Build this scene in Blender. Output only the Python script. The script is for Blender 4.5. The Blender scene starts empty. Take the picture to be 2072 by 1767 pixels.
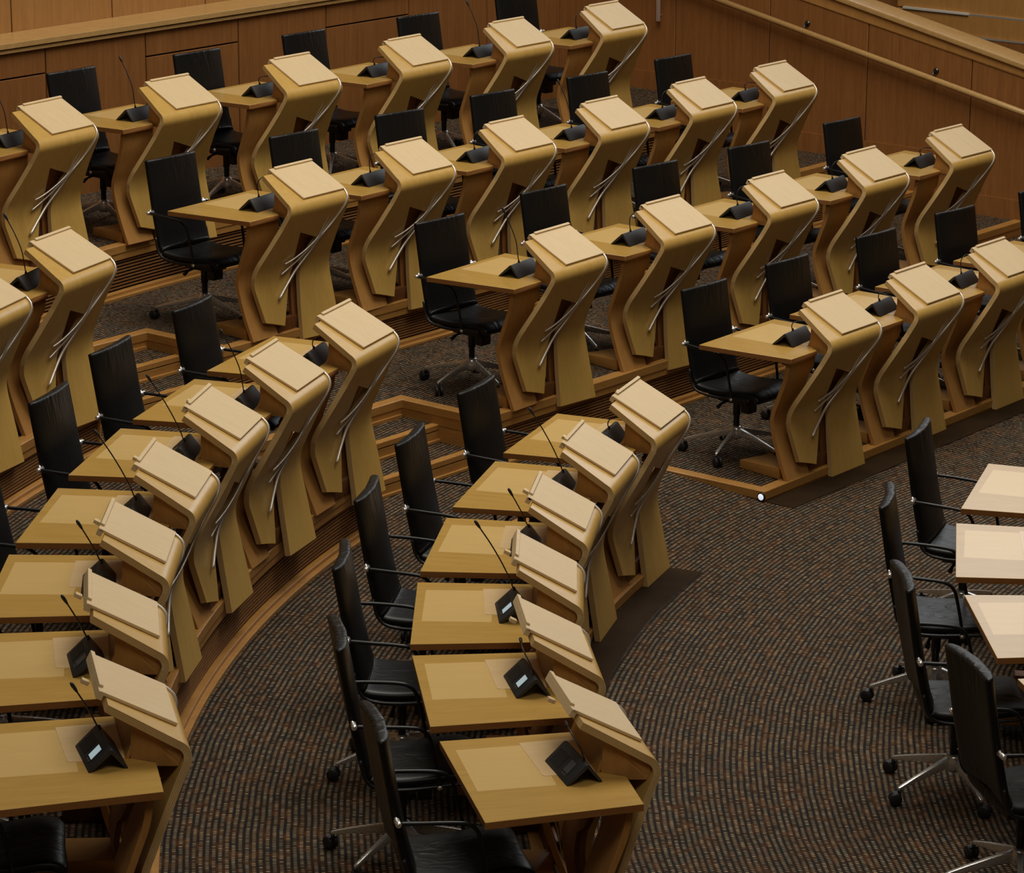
import bpy, bmesh, math
from math import sin, cos, pi, sqrt, atan2, radians
from mathutils import Vector, Matrix

scene = bpy.context.scene
col = scene.collection

# ------------------------------------------------------------------ camera, world, lights, exposure
FPX = 6140.75
PITCH, ROLL, CAMH = 0.27891, 0.006148, 5.41282
cam_data = bpy.data.cameras.new('camera')
cam_data.sensor_fit = 'HORIZONTAL'
cam_data.sensor_width = 36.0
cam_data.lens = FPX * 36.0 / 2072.0
cam_data.clip_start = 0.1
cam_data.clip_end = 200
cam = bpy.data.objects.new('camera', cam_data)
col.objects.link(cam)
_fw = Vector((0, cos(PITCH), -sin(PITCH)))
_up = Vector((0, sin(PITCH), cos(PITCH)))
_rt = Vector((1, 0, 0))
_r = _rt * cos(ROLL) + _up * sin(ROLL)
_u = _up * cos(ROLL) - _rt * sin(ROLL)
_m = Matrix((_r, _u, -_fw)).transposed().to_4x4()
_m.translation = Vector((0, 0, CAMH))
cam.matrix_world = _m
scene.camera = cam

world = bpy.data.worlds.new('world')
scene.world = world
world.use_nodes = True
world.node_tree.nodes['Background'].inputs[0].default_value = (1.0, 0.72, 0.50, 1)
world.node_tree.nodes['Background'].inputs[1].default_value = 0.034


def area(name, loc, target, sx, sy, power, color):
    d = bpy.data.lights.new(name, 'AREA')
    d.shape = 'RECTANGLE'
    d.size, d.size_y = sx, sy
    d.energy = power
    d.color = color
    o = bpy.data.objects.new(name, d)
    col.objects.link(o)
    o.location = loc
    o.rotation_euler = (Vector(target) - Vector(loc)).to_track_quat('-Z', 'Y').to_euler()
    return o


area('skylight_overhead', (1.6, 18.0, 11.5), (1.9, 17.6, 0), 8, 8, 1150, (1.0, 0.94, 0.83))
area('window_light_back', (8.5, 33.0, 8.5), (2.5, 17, 0.5), 10, 7, 520, (0.90, 0.96, 1.0))
area('front_fill_light', (0.5, 4.5, 11.5), (1.0, 17, 0.5), 6, 4, 300, (1.0, 0.93, 0.80))  # added soft fill from the camera side, lifts legs and plywood edges; no window

scene.view_settings.view_transform = 'Standard'
scene.view_settings.look = 'None'
scene.view_settings.gamma = 1
scene.view_settings.use_curve_mapping = False
scene.view_settings.exposure = 0.0

# ------------------------------------------------------------------ measured layout
ROWZ = {1: 0.982, 2: 0.634, 3: 0.322, 4: 0.0}
CEN = (8.097, 12.885)
DESK = {
    '1a': (-2.8259, 19.2821, -0.5557),
    '1b': (-2.125, 20.2302, -0.6405),
    '1c': (-1.3694, 21.2067, -0.6556),
    '1d': (-0.6039, 22.1123, -0.6467),
    '1e': (0.1543, 23.0444, -0.6705),
    '1f': (0.9082, 23.9914, -0.6815),
    'a1': (-2.3905, 16.8807, -0.4037),
    '2b': (-1.1996, 18.982, -0.6167),
    '2c': (-0.5291, 19.7978, -0.6535),
    '2d': (0.1493, 20.6385, -0.6738),
    '2e': (0.831, 21.5014, -0.6792),
    '2f': (1.522, 22.3727, -0.667),
    '2g': (2.1979, 23.1827, -0.6747),
    '3a': (0.4536, 18.5159, -0.6233),
    '3b': (1.1845, 19.4351, -0.6743),
    '3c': (1.945, 20.3028, -0.6839),
    '3d': (2.6845, 21.2511, -0.6821),
    '3e': (3.4297, 22.1609, -0.7009),
    '4a': (2.1354, 18.075, -0.6634),
    '4b': (2.7574, 18.8793, -0.6589),
    '4c': (3.3917, 19.666, -0.6683),
    'c1': (0.883, 15.9762, -0.3712),
    'c2': (0.5857, 15.0959, -0.2623),
    'c3': (0.3896, 14.1793, -0.1352),
    'c4': (0.3043, 13.2595, -0.0185),
    'c5': (0.3297, 12.3624, 0.1088),
    'c6': (0.4793, 11.4428, 0.2179),
    'b1': (-0.7419, 16.435, -0.3785),
    'b2': (-1.0614, 15.5231, -0.2938),
    'b3': (-1.3008, 14.6068, -0.1888),
    'b4': (-1.4421, 13.6245, -0.0912),
    'b5': (-1.4929, 12.6771, 0.0035),
    'b6': (-1.4399, 11.7267, 0.1355),
    'b7': (-1.2824, 10.7663, 0.2202),
    'a2': (-2.7098, 15.9123, -0.3128),
    'd1': (3.1836, 15.0664, -0.3229),
    'd2': (2.9243, 14.1296, -0.1521),
    'd3': (2.847, 13.1532, 0.0171),
    'd4': (2.9352, 12.1778, 0.1863),
    '4d': (4.0199, 20.4615, -0.6708),
}
CHAIR = {
    '2b': (-1.9984, 19.1867, -0.649),
    '3a': (-0.2595, 18.7553, -0.7198),
    '4a': (1.4076, 18.3356, -0.7103),
    'b2': (-1.8753, 15.5349, -0.339),
    'b1': (-1.5428, 16.4971, -0.3693),
    'b3': (-2.0518, 14.5839, -0.2646),
    'c1': (0.0569, 15.9567, -0.4113),
    'c2': (-0.2594, 15.0031, -0.2492),
    'c6': (-0.2625, 11.0711, 0.2149),
    '1b': (-2.8133, 20.4794, -0.6559),
    '1c': (-2.0467, 21.3248, -0.697),
    '1d': (-1.3492, 22.2902, -0.6852),
    '1e': (-0.5406, 23.2225, -0.7383),
    '1f': (0.1992, 24.4557, -0.7989),
    '2c': (-1.2736, 20.0291, -0.72),
    '2d': (-0.6074, 20.8636, -0.7922),
    '2e': (0.0425, 21.7089, -0.767),
    '2f': (0.7545, 22.5566, -0.7512),
    '2g': (1.4525, 23.4612, -0.7016),
    '3b': (0.4075, 19.7329, -0.7265),
    '3c': (1.1816, 20.6176, -0.7815),
    '3d': (1.892, 21.3878, -0.7686),
    '3e': (2.675, 22.4302, -0.7346),
    '4b': (1.9881, 19.0671, -0.7169),
    '4c': (2.6598, 19.9036, -0.7173),
    '4d': (3.2937, 20.6872, -0.7673),
    '4e': (3.9999, 21.4606, -0.7793),
    'c3': (-0.4333, 14.0663, -0.1528),
    'c4': (-0.4993, 13.0743, -0.03),
    'c5': (-0.4609, 12.0666, 0.1384),
    'd1': (2.4052, 15.3527, -0.3624),
    'd2': (2.1091, 14.1928, -0.1886),
    'd3': (2.0410, 13.0180, 0.0481),
    'd4': (2.1760, 11.9550, 0.2615),
    'b4': (-2.219, 13.4747, -0.1412),
    'b5': (-2.2522, 12.4544, -0.0465),
    'b6': (-2.1632, 11.406, 0.0855),
    'b7': (-1.976, 10.3856, 0.1702),
}

# ------------------------------------------------------------------ materials


def new_mat(name):
    m = bpy.data.materials.new(name)
    m.use_nodes = True
    nt = m.node_tree
    b = nt.nodes['Principled BSDF']
    return m, nt, b


def N(nt, t, **kw):
    n = nt.nodes.new(t)
    for k, v in kw.items():
        setattr(n, k, v)
    return n


def mathn(nt, op, a, b=None, c=None, clamp=False):
    n = nt.nodes.new('ShaderNodeMath')
    n.operation = op
    n.use_clamp = clamp
    for i, v in enumerate((a, b, c)):
        if v is None:
            continue
        if isinstance(v, (int, float)):
            n.inputs[i].default_value = v
        else:
            nt.links.new(v, n.inputs[i])
    return n.outputs[0]


def mixc(nt, fac, a, b):
    n = nt.nodes.new('ShaderNodeMix')
    n.data_type = 'RGBA'
    for key, v in ((0, fac), (6, a), (7, b)):
        if isinstance(v, (int, float)):
            n.inputs[key].default_value = v
        elif isinstance(v, tuple):
            n.inputs[key].default_value = (v[0], v[1], v[2], 1)
        else:
            nt.links.new(v, n.inputs[key])
    return n.outputs[2]


def wood(name, c1, c2, stretch=(30, 30, 2.5), rough=0.42, spec=0.4, fine=0.06, bands=False, bump=0.03):
    m, nt, b = new_mat(name)
    tc = N(nt, 'ShaderNodeTexCoord')
    mp = N(nt, 'ShaderNodeMapping')
    mp.inputs['Scale'].default_value = stretch
    nt.links.new(tc.outputs['Object'], mp.inputs[0])
    oi = N(nt, 'ShaderNodeObjectInfo')
    ad = N(nt, 'ShaderNodeVectorMath', operation='ADD')
    nt.links.new(mp.outputs[0], ad.inputs[0])
    sc = N(nt, 'ShaderNodeVectorMath', operation='SCALE')
    sc.inputs[0].default_value = (31, 17, 23)
    nt.links.new(oi.outputs['Random'], sc.inputs['Scale'])
    nt.links.new(sc.outputs[0], ad.inputs[1])
    n1 = N(nt, 'ShaderNodeTexNoise')
    n1.inputs['Scale'].default_value = 1.0
    n1.inputs['Detail'].default_value = 5
    n1.inputs['Roughness'].default_value = 0.6
    n1.inputs['Distortion'].default_value = 0.4
    nt.links.new(ad.outputs[0], n1.inputs['Vector'])
    f = mathn(nt, 'MULTIPLY_ADD', n1.outputs[0], 2.2, -0.6, clamp=True)
    colr = mixc(nt, f, c1, c2)
    n2 = N(nt, 'ShaderNodeTexNoise')
    n2.inputs['Scale'].default_value = 5.0
    n2.inputs['Detail'].default_value = 3
    nt.links.new(ad.outputs[0], n2.inputs['Vector'])
    v = mathn(nt, 'MULTIPLY_ADD', n2.outputs[0], fine * 4, 1 - fine * 2)
    hs = N(nt, 'ShaderNodeHueSaturation')
    nt.links.new(colr, hs.inputs['Color'])
    nt.links.new(v, hs.inputs['Value'])
    nt.links.new(hs.outputs[0], b.inputs['Base Color'])
    b.inputs['Roughness'].default_value = rough
    b.inputs['Specular IOR Level'].default_value = spec
    return m, nt, b, hs, tc


MAPLE = wood('maple_veneer', (0.54, 0.325, 0.078), (0.62, 0.385, 0.105), (26, 26, 3), 0.30, 0.5, 0.04)[0]
BOARD = wood('pale_maple_board', (0.67, 0.50, 0.28), (0.73, 0.55, 0.315), (6, 40, 6), 0.5, 0.3, 0.03)[0]
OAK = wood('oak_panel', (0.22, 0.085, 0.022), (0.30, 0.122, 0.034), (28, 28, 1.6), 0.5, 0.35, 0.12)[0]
OAKRAIL = wood('oak_rail', (0.46, 0.275, 0.100), (0.54, 0.330, 0.125), (10, 10, 10), 0.26, 0.7, 0.08)[0]
KERB = wood('kerb_oak', (0.38, 0.180, 0.042), (0.47, 0.235, 0.062), (6, 6, 40), 0.42, 0.4, 0.09)[0]
BROWN = wood('brown_veneer', (0.40, 0.190, 0.050), (0.48, 0.240, 0.068), (26, 26, 3), 0.45, 0.35, 0.05)[0]
STRIPM = wood('dark_floor_strip', (0.026, 0.014, 0.007), (0.040, 0.024, 0.012), (5, 5, 5), 0.65, 0.04, 0.08)[0]
DARKOAK = wood('dark_oak', (0.12, 0.045, 0.013), (0.17, 0.066, 0.019), (20, 20, 3), 0.5, 0.3, 0.06)[0]
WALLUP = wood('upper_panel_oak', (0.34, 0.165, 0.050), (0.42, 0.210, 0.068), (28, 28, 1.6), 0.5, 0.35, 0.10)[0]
SLAT = wood('slat_wood', (0.23, 0.105, 0.035), (0.30, 0.140, 0.050), (4, 4, 30), 0.5, 0.3, 0.1)[0]


def simple(name, colr, rough, metal=0.0, spec=0.5, emit=None):
    m, nt, b = new_mat(name)
    nz = N(nt, 'ShaderNodeTexNoise')
    nz.inputs['Scale'].default_value = 60
    tc = N(nt, 'ShaderNodeTexCoord')
    nt.links.new(tc.outputs['Object'], nz.inputs['Vector'])
    r = mathn(nt, 'MULTIPLY_ADD', nz.outputs[0], 0.08, rough - 0.04, clamp=True)
    nt.links.new(r, b.inputs['Roughness'])
    b.inputs['Base Color'].default_value = (*colr, 1)
    b.inputs['Metallic'].default_value = metal
    b.inputs['Specular IOR Level'].default_value = spec
    if emit:
        b.inputs['Emission Color'].default_value = (*emit[0], 1)
        b.inputs['Emission Strength'].default_value = emit[1]
    return m


STEEL = simple('brushed_steel', (0.80, 0.74, 0.66), 0.42, 0.75)
DARKSTEEL = simple('dark_steel', (0.10, 0.10, 0.10), 0.3, 1.0)
PALEMETAL = simple('satin_aluminium_trim', (0.86, 0.82, 0.74), 0.4, 0.35)
CHROME = simple('polished_aluminium', (0.84, 0.81, 0.77), 0.27, 0.75)
ARMBLACK = simple('black_coated_metal', (0.010, 0.010, 0.011), 0.38, 0.0, 0.45)
PLASTIC = simple('black_plastic', (0.012, 0.012, 0.013), 0.5)
CONSOLE = simple('charcoal_plastic', (0.022, 0.023, 0.026), 0.48)
BUTTON = simple('grey_button', (0.05, 0.05, 0.055), 0.4)
LCD_OFF = simple('dim_display', (0.07, 0.075, 0.08), 0.3)
LCD_ON = simple('lit_display', (0.25, 0.32, 0.34), 0.3, emit=((0.62, 0.80, 0.86), 0.42))
LAMPWHITE = simple('floor_light_lens', (0.7, 0.72, 0.75), 0.4, emit=((0.85, 0.92, 1.0), 0.7))
DARKVOID = simple('dark_backing', (0.012, 0.007, 0.004), 0.8)


def leather():
    m, nt, b = new_mat('black_leather')
    tc = N(nt, 'ShaderNodeTexCoord')
    b.inputs['Base Color'].default_value = (0.006, 0.0062, 0.0065, 1)
    b.inputs['Roughness'].default_value = 0.40
    b.inputs['Specular IOR Level'].default_value = 0.32
    n = N(nt, 'ShaderNodeTexNoise')
    n.inputs['Scale'].default_value = 260
    nt.links.new(tc.outputs['Object'], n.inputs['Vector'])
    # soft pulled creases
    mp = N(nt, 'ShaderNodeMapping')
    mp.inputs['Scale'].default_value = (9, 17, 3.4)
    mp.inputs['Rotation'].default_value = (0.5, 0, 0)
    oi = N(nt, 'ShaderNodeObjectInfo')
    ad = N(nt, 'ShaderNodeVectorMath', operation='ADD')
    nt.links.new(tc.outputs['Object'], mp.inputs[0])
    nt.links.new(mp.outputs[0], ad.inputs[0])
    nt.links.new(oi.outputs['Location'], ad.inputs[1])
    w = N(nt, 'ShaderNodeTexNoise')
    w.inputs['Scale'].default_value = 1.0
    w.inputs['Detail'].default_value = 2
    w.inputs['Distortion'].default_value = 1.2
    nt.links.new(ad.outputs[0], w.inputs['Vector'])
    bp = N(nt, 'ShaderNodeBump')
    bp.inputs['Strength'].default_value = 0.55
    bp.inputs['Distance'].default_value = 0.022
    # creases gather at the top of the back and on the seat
    sz = N(nt, 'ShaderNodeSeparateXYZ')
    nt.links.new(tc.outputs['Object'], sz.inputs[0])
    top = N(nt, 'ShaderNodeMapRange', interpolation_type='SMOOTHSTEP')
    nt.links.new(sz.outputs[2], top.inputs[0])
    top.inputs[1].default_value = 0.84
    top.inputs[2].default_value = 1.0
    low = N(nt, 'ShaderNodeMapRange', interpolation_type='SMOOTHSTEP')
    nt.links.new(sz.outputs[2], low.inputs[0])
    low.inputs[1].default_value = 0.56
    low.inputs[2].default_value = 0.50
    amt = mathn(nt, 'ADD', mathn(nt, 'MULTIPLY_ADD', top.outputs[0], 0.85, 0.08), mathn(nt, 'MULTIPLY', low.outputs[0], 0.45))
    mid = mathn(nt, 'ABSOLUTE', sz.outputs[1])
    cm = N(nt, 'ShaderNodeMapRange', interpolation_type='SMOOTHSTEP')
    nt.links.new(mid, cm.inputs[0])
    cm.inputs[1].default_value = 0.21
    cm.inputs[2].default_value = 0.08
    amt = mathn(nt, 'MULTIPLY', amt, cm.outputs[0])
    nt.links.new(mathn(nt, 'MULTIPLY', w.outputs[0], amt), bp.inputs['Height'])
    bp2 = N(nt, 'ShaderNodeBump')
    bp2.inputs['Strength'].default_value = 0.12
    bp2.inputs['Distance'].default_value = 0.002
    nt.links.new(n.outputs[0], bp2.inputs['Height'])
    nt.links.new(bp.outputs[0], bp2.inputs['Normal'])
    nt.links.new(bp2.outputs[0], b.inputs['Normal'])
    return m


LEATHER = leather()


def ply_edge():
    m, nt, b = new_mat('plywood_edge')
    uv = N(nt, 'ShaderNodeUVMap')
    uv.uv_map = 'UVMap'
    sp = N(nt, 'ShaderNodeSeparateXYZ')
    nt.links.new(uv.outputs[0], sp.inputs[0])
    s = mathn(nt, 'MULTIPLY', sp.outputs[1], 2 * pi * 5)
    s = mathn(nt, 'SINE', s)
    s = mathn(nt, 'MULTIPLY_ADD', s, 1.7, 1.25, clamp=True)
    c = mixc(nt, s, (0.30, 0.155, 0.050), (0.66, 0.46, 0.20))
    nt.links.new(c, b.inputs['Base Color'])
    b.inputs['Roughness'].default_value = 0.45
    b.inputs['Specular IOR Level'].default_value = 0.35
    return m


PLY = ply_edge()


def table_mat():
    m, nt, b, hs, tc = wood('desk_top_veneer', (0.46, 0.270, 0.060), (0.54, 0.325, 0.082), (3, 26, 26), 0.26, 0.55, 0.05)
    sp = N(nt, 'ShaderNodeSeparateXYZ')
    nt.links.new(tc.outputs['Object'], sp.inputs[0])
    x, y = sp.outputs[0], sp.outputs[1]
    a = mathn(nt, 'GREATER_THAN', x, -0.700)
    a2 = mathn(nt, 'LESS_THAN', x, -0.385)
    c = mathn(nt, 'GREATER_THAN', y, -0.368)
    c2 = mathn(nt, 'LESS_THAN', y, 0.066)
    msk = mathn(nt, 'MULTIPLY', mathn(nt, 'MULTIPLY', a, a2), mathn(nt, 'MULTIPLY', c, c2))
    up = N(nt, 'ShaderNodeNewGeometry')
    inl = mixc(nt, 0.65, hs.outputs[0], (0.76, 0.53, 0.22))
    col2 = mixc(nt, msk, hs.outputs[0], inl)
    nt.links.new(col2, b.inputs['Base Color'])
    return m


TABLE = table_mat()
TABLE_EDGE = wood('desk_edge_band', (0.29, 0.120, 0.034), (0.36, 0.155, 0.046), (3, 3, 30), 0.42, 0.35, 0.06)[0]
COVER = wood('hatch_veneer', (0.66, 0.46, 0.235), (0.72, 0.51, 0.27), (4, 20, 20), 0.26, 0.5, 0.03)[0]


def carpet():
    m, nt, b = new_mat('woven_carpet')
    tc = N(nt, 'ShaderNodeTexCoord')
    sb = N(nt, 'ShaderNodeVectorMath', operation='SUBTRACT')
    nt.links.new(tc.outputs['Object'], sb.inputs[0])
    sb.inputs[1].default_value = (CEN[0], CEN[1], 0)
    sp = N(nt, 'ShaderNodeSeparateXYZ')
    nt.links.new(sb.outputs[0], sp.inputs[0])
    X, Y = sp.outputs[0], sp.outputs[1]
    R = mathn(nt, 'SQRT', mathn(nt, 'ADD', mathn(nt, 'MULTIPLY', X, X), mathn(nt, 'MULTIPLY', Y, Y)))
    # slight waviness of the woven rows
    wv = N(nt, 'ShaderNodeTexNoise')
    wv.inputs['Scale'].default_value = 3.0
    nt.links.new(tc.outputs['Object'], wv.inputs['Vector'])
    R = mathn(nt, 'ADD', R, mathn(nt, 'MULTIPLY_ADD', wv.outputs[0], 0.02, -0.01))
    A = mathn(nt, 'ARCTAN2', X, Y)
    rr = mathn(nt, 'DIVIDE', R, 0.029)
    ring = mathn(nt, 'FLOOR', rr)
    fr = mathn(nt, 'FRACT', rr)
    s = mathn(nt, 'DIVIDE', mathn(nt, 'MULTIPLY', A, mathn(nt, 'MULTIPLY', ring, 0.029)), 0.0178)
    s = mathn(nt, 'ADD', s, mathn(nt, 'MULTIPLY', ring, 0.37))
    cell = mathn(nt, 'FLOOR', s)
    fs = mathn(nt, 'FRACT', s)
    u = mathn(nt, 'ABSOLUTE', mathn(nt, 'SUBTRACT', fr, 0.36))
    v = mathn(nt, 'ABSOLUTE', mathn(nt, 'SUBTRACT', fs, 0.5))
    mu = N(nt, 'ShaderNodeMapRange', interpolation_type='SMOOTHSTEP')
    nt.links.new(u, mu.inputs[0])
    mu.inputs[1].default_value = 0.16
    mu.inputs[2].default_value = 0.36
    mu.inputs[3].default_value = 1
    mu.inputs[4].default_value = 0
    mv = N(nt, 'ShaderNodeMapRange', interpolation_type='SMOOTHSTEP')
    nt.links.new(v, mv.inputs[0])
    mv.inputs[1].default_value = 0.05
    mv.inputs[2].default_value = 0.34
    mv.inputs[3].default_value = 1
    mv.inputs[4].default_value = 0
    mask = mathn(nt, 'MULTIPLY', mu.outputs[0], mv.outputs[0])
    cb = N(nt, 'ShaderNodeCombineXYZ')
    nt.links.new(ring, cb.inputs[0])
    nt.links.new(cell, cb.inputs[1])
    wn = N(nt, 'ShaderNodeTexWhiteNoise', noise_dimensions='3D')
    nt.links.new(cb.outputs[0], wn.inputs['Vector'])
    loop = N(nt, 'ShaderNodeValToRGB')
    e = loop.color_ramp.elements
    e[0].position = 0
    e[0].color = (0.10, 0.065, 0.035, 1)
    e[1].position = 1
    e[1].color = (0.55, 0.41, 0.25, 1)
    for p_, c_ in ((0.12, (0.19, 0.115, 0.055, 1)), (0.2, (0.26, 0.19, 0.115, 1)), (0.7, (0.33, 0.245, 0.15, 1))):
        q = e.new(p_)
        q.color = c_
    nt.links.new(wn.outputs[0], loop.inputs[0])
    # coloured yarn showing between the loop rows, in clumps along each row
    cb2 = N(nt, 'ShaderNodeCombineXYZ')
    nt.links.new(mathn(nt, 'MULTIPLY', ring, 3.7), cb2.inputs[0])
    nt.links.new(mathn(nt, 'MULTIPLY', cell, 0.14), cb2.inputs[1])
    cn = N(nt, 'ShaderNodeTexNoise')
    cn.inputs['Scale'].default_value = 1.0
    cn.inputs['Detail'].default_value = 2
    nt.links.new(cb2.outputs[0], cn.inputs['Vector'])
    gr = N(nt, 'ShaderNodeValToRGB')
    e = gr.color_ramp.elements
    e[0].position = 0.30
    e[0].color = (0.010, 0.014, 0.018, 1)
    e[1].position = 0.66
    e[1].color = (0.105, 0.036, 0.009, 1)
    for p_, c_ in ((0.41, (0.018, 0.018, 0.017, 1)), (0.49, (0.026, 0.014, 0.009, 1)), (0.58, (0.055, 0.021, 0.008, 1))):
        q = e.new(p_)
        q.color = c_
    nt.links.new(cn.outputs[0], gr.inputs[0])
    dk = mathn(nt, 'MULTIPLY_ADD', mv.outputs[0], 0.75, 0.35)
    hs = N(nt, 'ShaderNodeHueSaturation')
    nt.links.new(gr.outputs[0], hs.inputs['Color'])
    nt.links.new(dk, hs.inputs['Value'])
    c = mixc(nt, mask, hs.outputs[0], loop.outputs[0])
    nt.links.new(c, b.inputs['Base Color'])
    b.inputs['Roughness'].default_value = 0.85
    b.inputs['Specular IOR Level'].default_value = 0.15
    bp = N(nt, 'ShaderNodeBump')
    bp.inputs['Strength'].default_value = 0.6
    bp.inputs['Distance'].default_value = 0.006
    nt.links.new(mask, bp.inputs['Height'])
    nt.links.new(bp.outputs[0], b.inputs['Normal'])
    return m


CARPET = carpet()

# ------------------------------------------------------------------ mesh helpers


class MB:
    """collects faces of ONE mesh object"""

    def __init__(self):
        self.v, self.f, self.m, self.uv, self.sm = [], [], [], {}, []

    def add(self, verts, faces, mi=0, smooth=False):
        o = len(self.v)
        self.v += [tuple(p) for p in verts]
        for f in faces:
            self.f.append(tuple(i + o for i in f))
            self.m.append(mi)
            self.sm.append(smooth)
        return o

    def box(self, x0, x1, y0, y1, z0, z1, mi=0, M=None):
        p = [Vector((x, y, z)) for z in (z0, z1) for y in (y0, y1) for x in (x0, x1)]
        if M:
            p = [M @ q for q in p]
        self.add(p, [(0, 2, 3, 1), (4, 5, 7, 6), (0, 1, 5, 4), (2, 6, 7, 3), (0, 4, 6, 2), (1, 3, 7, 5)], mi)

    def prism(self, poly, z0, z1, mi_top=0, mi_side=0, sides=True):
        n = len(poly)
        ar = sum(poly[i][0] * poly[(i + 1) % n][1] - poly[(i + 1) % n][0] * poly[i][1] for i in range(n))
        if ar < 0:
            poly = poly[::-1]
        lo = [(p[0], p[1], z0 if not callable(z0) else z0(p)) for p in poly]
        hi = [(p[0], p[1], z1 if not callable(z1) else z1(p)) for p in poly]
        self.add(lo + hi, [tuple(range(n, 2 * n))], mi_top)
        o = len(self.v) - 2 * n
        self.f.append(tuple(o + i for i in range(n - 1, -1, -1)))
        self.m.append(mi_side)
        self.sm.append(False)
        if sides:
            for i in range(n):
                j = (i + 1) % n
                self.f.append((o + i, o + j, o + n + j, o + n + i))
                self.m.append(mi_side)
                self.sm.append(False)

    def tube(self, path, r, seg=8, mi=0, caps=True):
        path = [Vector(p) for p in path]
        n = len(path)
        rad = r if isinstance(r, (list, tuple)) else [r] * n
        rings = []
        nrm = None
        for i, p in enumerate(path):
            t = (path[min(i + 1, n - 1)] - path[max(i - 1, 0)]).normalized()
            if nrm is None:
                a = Vector((0, 0, 1)) if abs(t.z) < 0.9 else Vector((1, 0, 0))
                nrm = t.cross(a).normalized()
            else:
                nrm = (nrm - t * nrm.dot(t)).normalized()
            bn = t.cross(nrm)
            rings.append([p + (nrm * cos(2 * pi * k / seg) + bn * sin(2 * pi * k / seg)) * rad[i] for k in range(seg)])
        vs = [q for rg in rings for q in rg]
        fs = []
        for i in range(n - 1):
            for k in range(seg):
                k2 = (k + 1) % seg
                fs.append((i * seg + k, i * seg + k2, (i + 1) * seg + k2, (i + 1) * seg + k))
        self.add(vs, fs, mi, True)
        if caps:
            o = len(self.v) - len(vs)
            self.f.append(tuple(o + k for k in range(seg - 1, -1, -1)))
            self.f.append(tuple(o + (n - 1) * seg + k for k in range(seg)))
            self.m += [mi, mi]
            self.sm += [False, False]

    def lathe(self, prof, seg=20, mi=0, c=(0, 0, 0), axis='Z', M=None):
        vs = []
        for r, h in prof:
            for k in range(seg):
                a = 2 * pi * k / seg
                p = Vector((r * cos(a), r * sin(a), h))
                if axis == 'Y':
                    p = Vector((p.x, p.z, p.y))
                p += Vector(c)
                vs.append(M @ p if M else p)
        fs = []
        for i in range(len(prof) - 1):
            for k in range(seg):
                k2 = (k + 1) % seg
                fs.append((i * seg + k, i * seg + k2, (i + 1) * seg + k2, (i + 1) * seg + k))
        self.add(vs, fs, mi, True)

    def build(self, name, mats, parent=None, bevel=0.0, segs=2, autosm=35, subs=0):
        me = bpy.data.meshes.new(name)
        me.from_pydata(self.v, [], self.f)
        for m_ in (mats if isinstance(mats, (list, tuple)) else [mats]):
            me.materials.append(m_)
        me.polygons.foreach_set('material_index', self.m)
        me.polygons.foreach_set('use_smooth', self.sm)
        if self.uv:
            ul = me.uv_layers.new(name='UVMap')
            for pi_, p in enumerate(me.polygons):
                if pi_ in self.uv:
                    for li, uvv in zip(p.loop_indices, self.uv[pi_]):
                        ul.data[li].uv = uvv
        me.update()
        bm = bmesh.new()
        bm.from_mesh(me)
        if not self.uv:
            bmesh.ops.recalc_face_normals(bm, faces=bm.faces)
        if bevel > 0:
            es = [e for e in bm.edges if len(e.link_faces) == 2 and e.calc_face_angle(0) > radians(30)]
            bmesh.ops.bevel(bm, geom=es, offset=bevel, segments=segs, affect='EDGES', profile=0.6, clamp_overlap=True)
            for f in bm.faces:
                f.smooth = True
            for e in bm.edges:
                if len(e.link_faces) == 2 and e.calc_face_angle(0) > radians(autosm):
                    e.smooth = False
        bm.to_mesh(me)
        bm.free()
        o = bpy.data.objects.new(name, me)
        col.objects.link(o)
        if parent:
            o.parent = parent
        if subs:
            md = o.modifiers.new('subd', 'SUBSURF')
            md.levels = subs
            md.render_levels = subs
        return o


def empty(name, loc=(0, 0, 0), rz=0.0):
    o = bpy.data.objects.new(name, None)
    o.empty_display_size = 0.1
    col.objects.link(o)
    o.location = loc
    o.rotation_euler = (0, 0, rz)
    return o


def tag(o, label=None, cat=None, group=None, kind=None):
    if label:
        o['label'] = label
    if cat:
        o['category'] = cat
    if group:
        o['group'] = group
    if kind:
        o['kind'] = kind
    return o


def copy_tree(o, parent=None):
    c = o.copy()
    col.objects.link(c)
    c.parent = parent
    for ch in list(KIDS.get(o.name, [])):
        cc = copy_tree(ch, c)
    return c


KIDS = {}


def reg(*objs):
    for o in objs:
        if o.parent:
            KIDS.setdefault(o.parent.name, []).append(o)


def catmull(pts, n=6):
    P = [Vector(p) for p in pts]
    P = [P[0] * 2 - P[1]] + P + [P[-1] * 2 - P[-2]]
    out = []
    for i in range(1, len(P) - 2):
        for k in range(n):
            t = k / n
            a, b, c, d = P[i - 1], P[i], P[i + 1], P[i + 2]
            out.append(0.5 * ((2 * b) + (c - a) * t + (2 * a - 5 * b + 4 * c - d) * t * t + (3 * b - a - 3 * c + d) * t ** 3))
    out.append(P[-2])
    return out

# ------------------------------------------------------------------ architecture
ROWDIR = {1: 51.38, 2: 51.17, 3: 50.71, 4: 51.70}      # direction of each straight row, degrees
ROWMID = {1: (-0.977, 21.645), 2: (0.495, 21.079), 3: (1.939, 20.333), 4: (2.761, 18.873)}
RARC = {1: 12.66, 2: 11.22, 3: 9.57, 4: 7.806}
FIRST = {2: '2b', 3: '3a', 4: '4a'}
LEFT1 = {2: 'a1', 3: 'b1', 4: 'c1'}
LASTR = {1: ('1f', 3.0), 2: ('2g', 0.62), 3: ('3e', 0.55), 4: ('4d', 6.0)}
KOFF = 0.120
KARC = {1: 0.108, 2: 0.12, 3: 0.12, 4: 0.155}
TOP = 0.06


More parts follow.
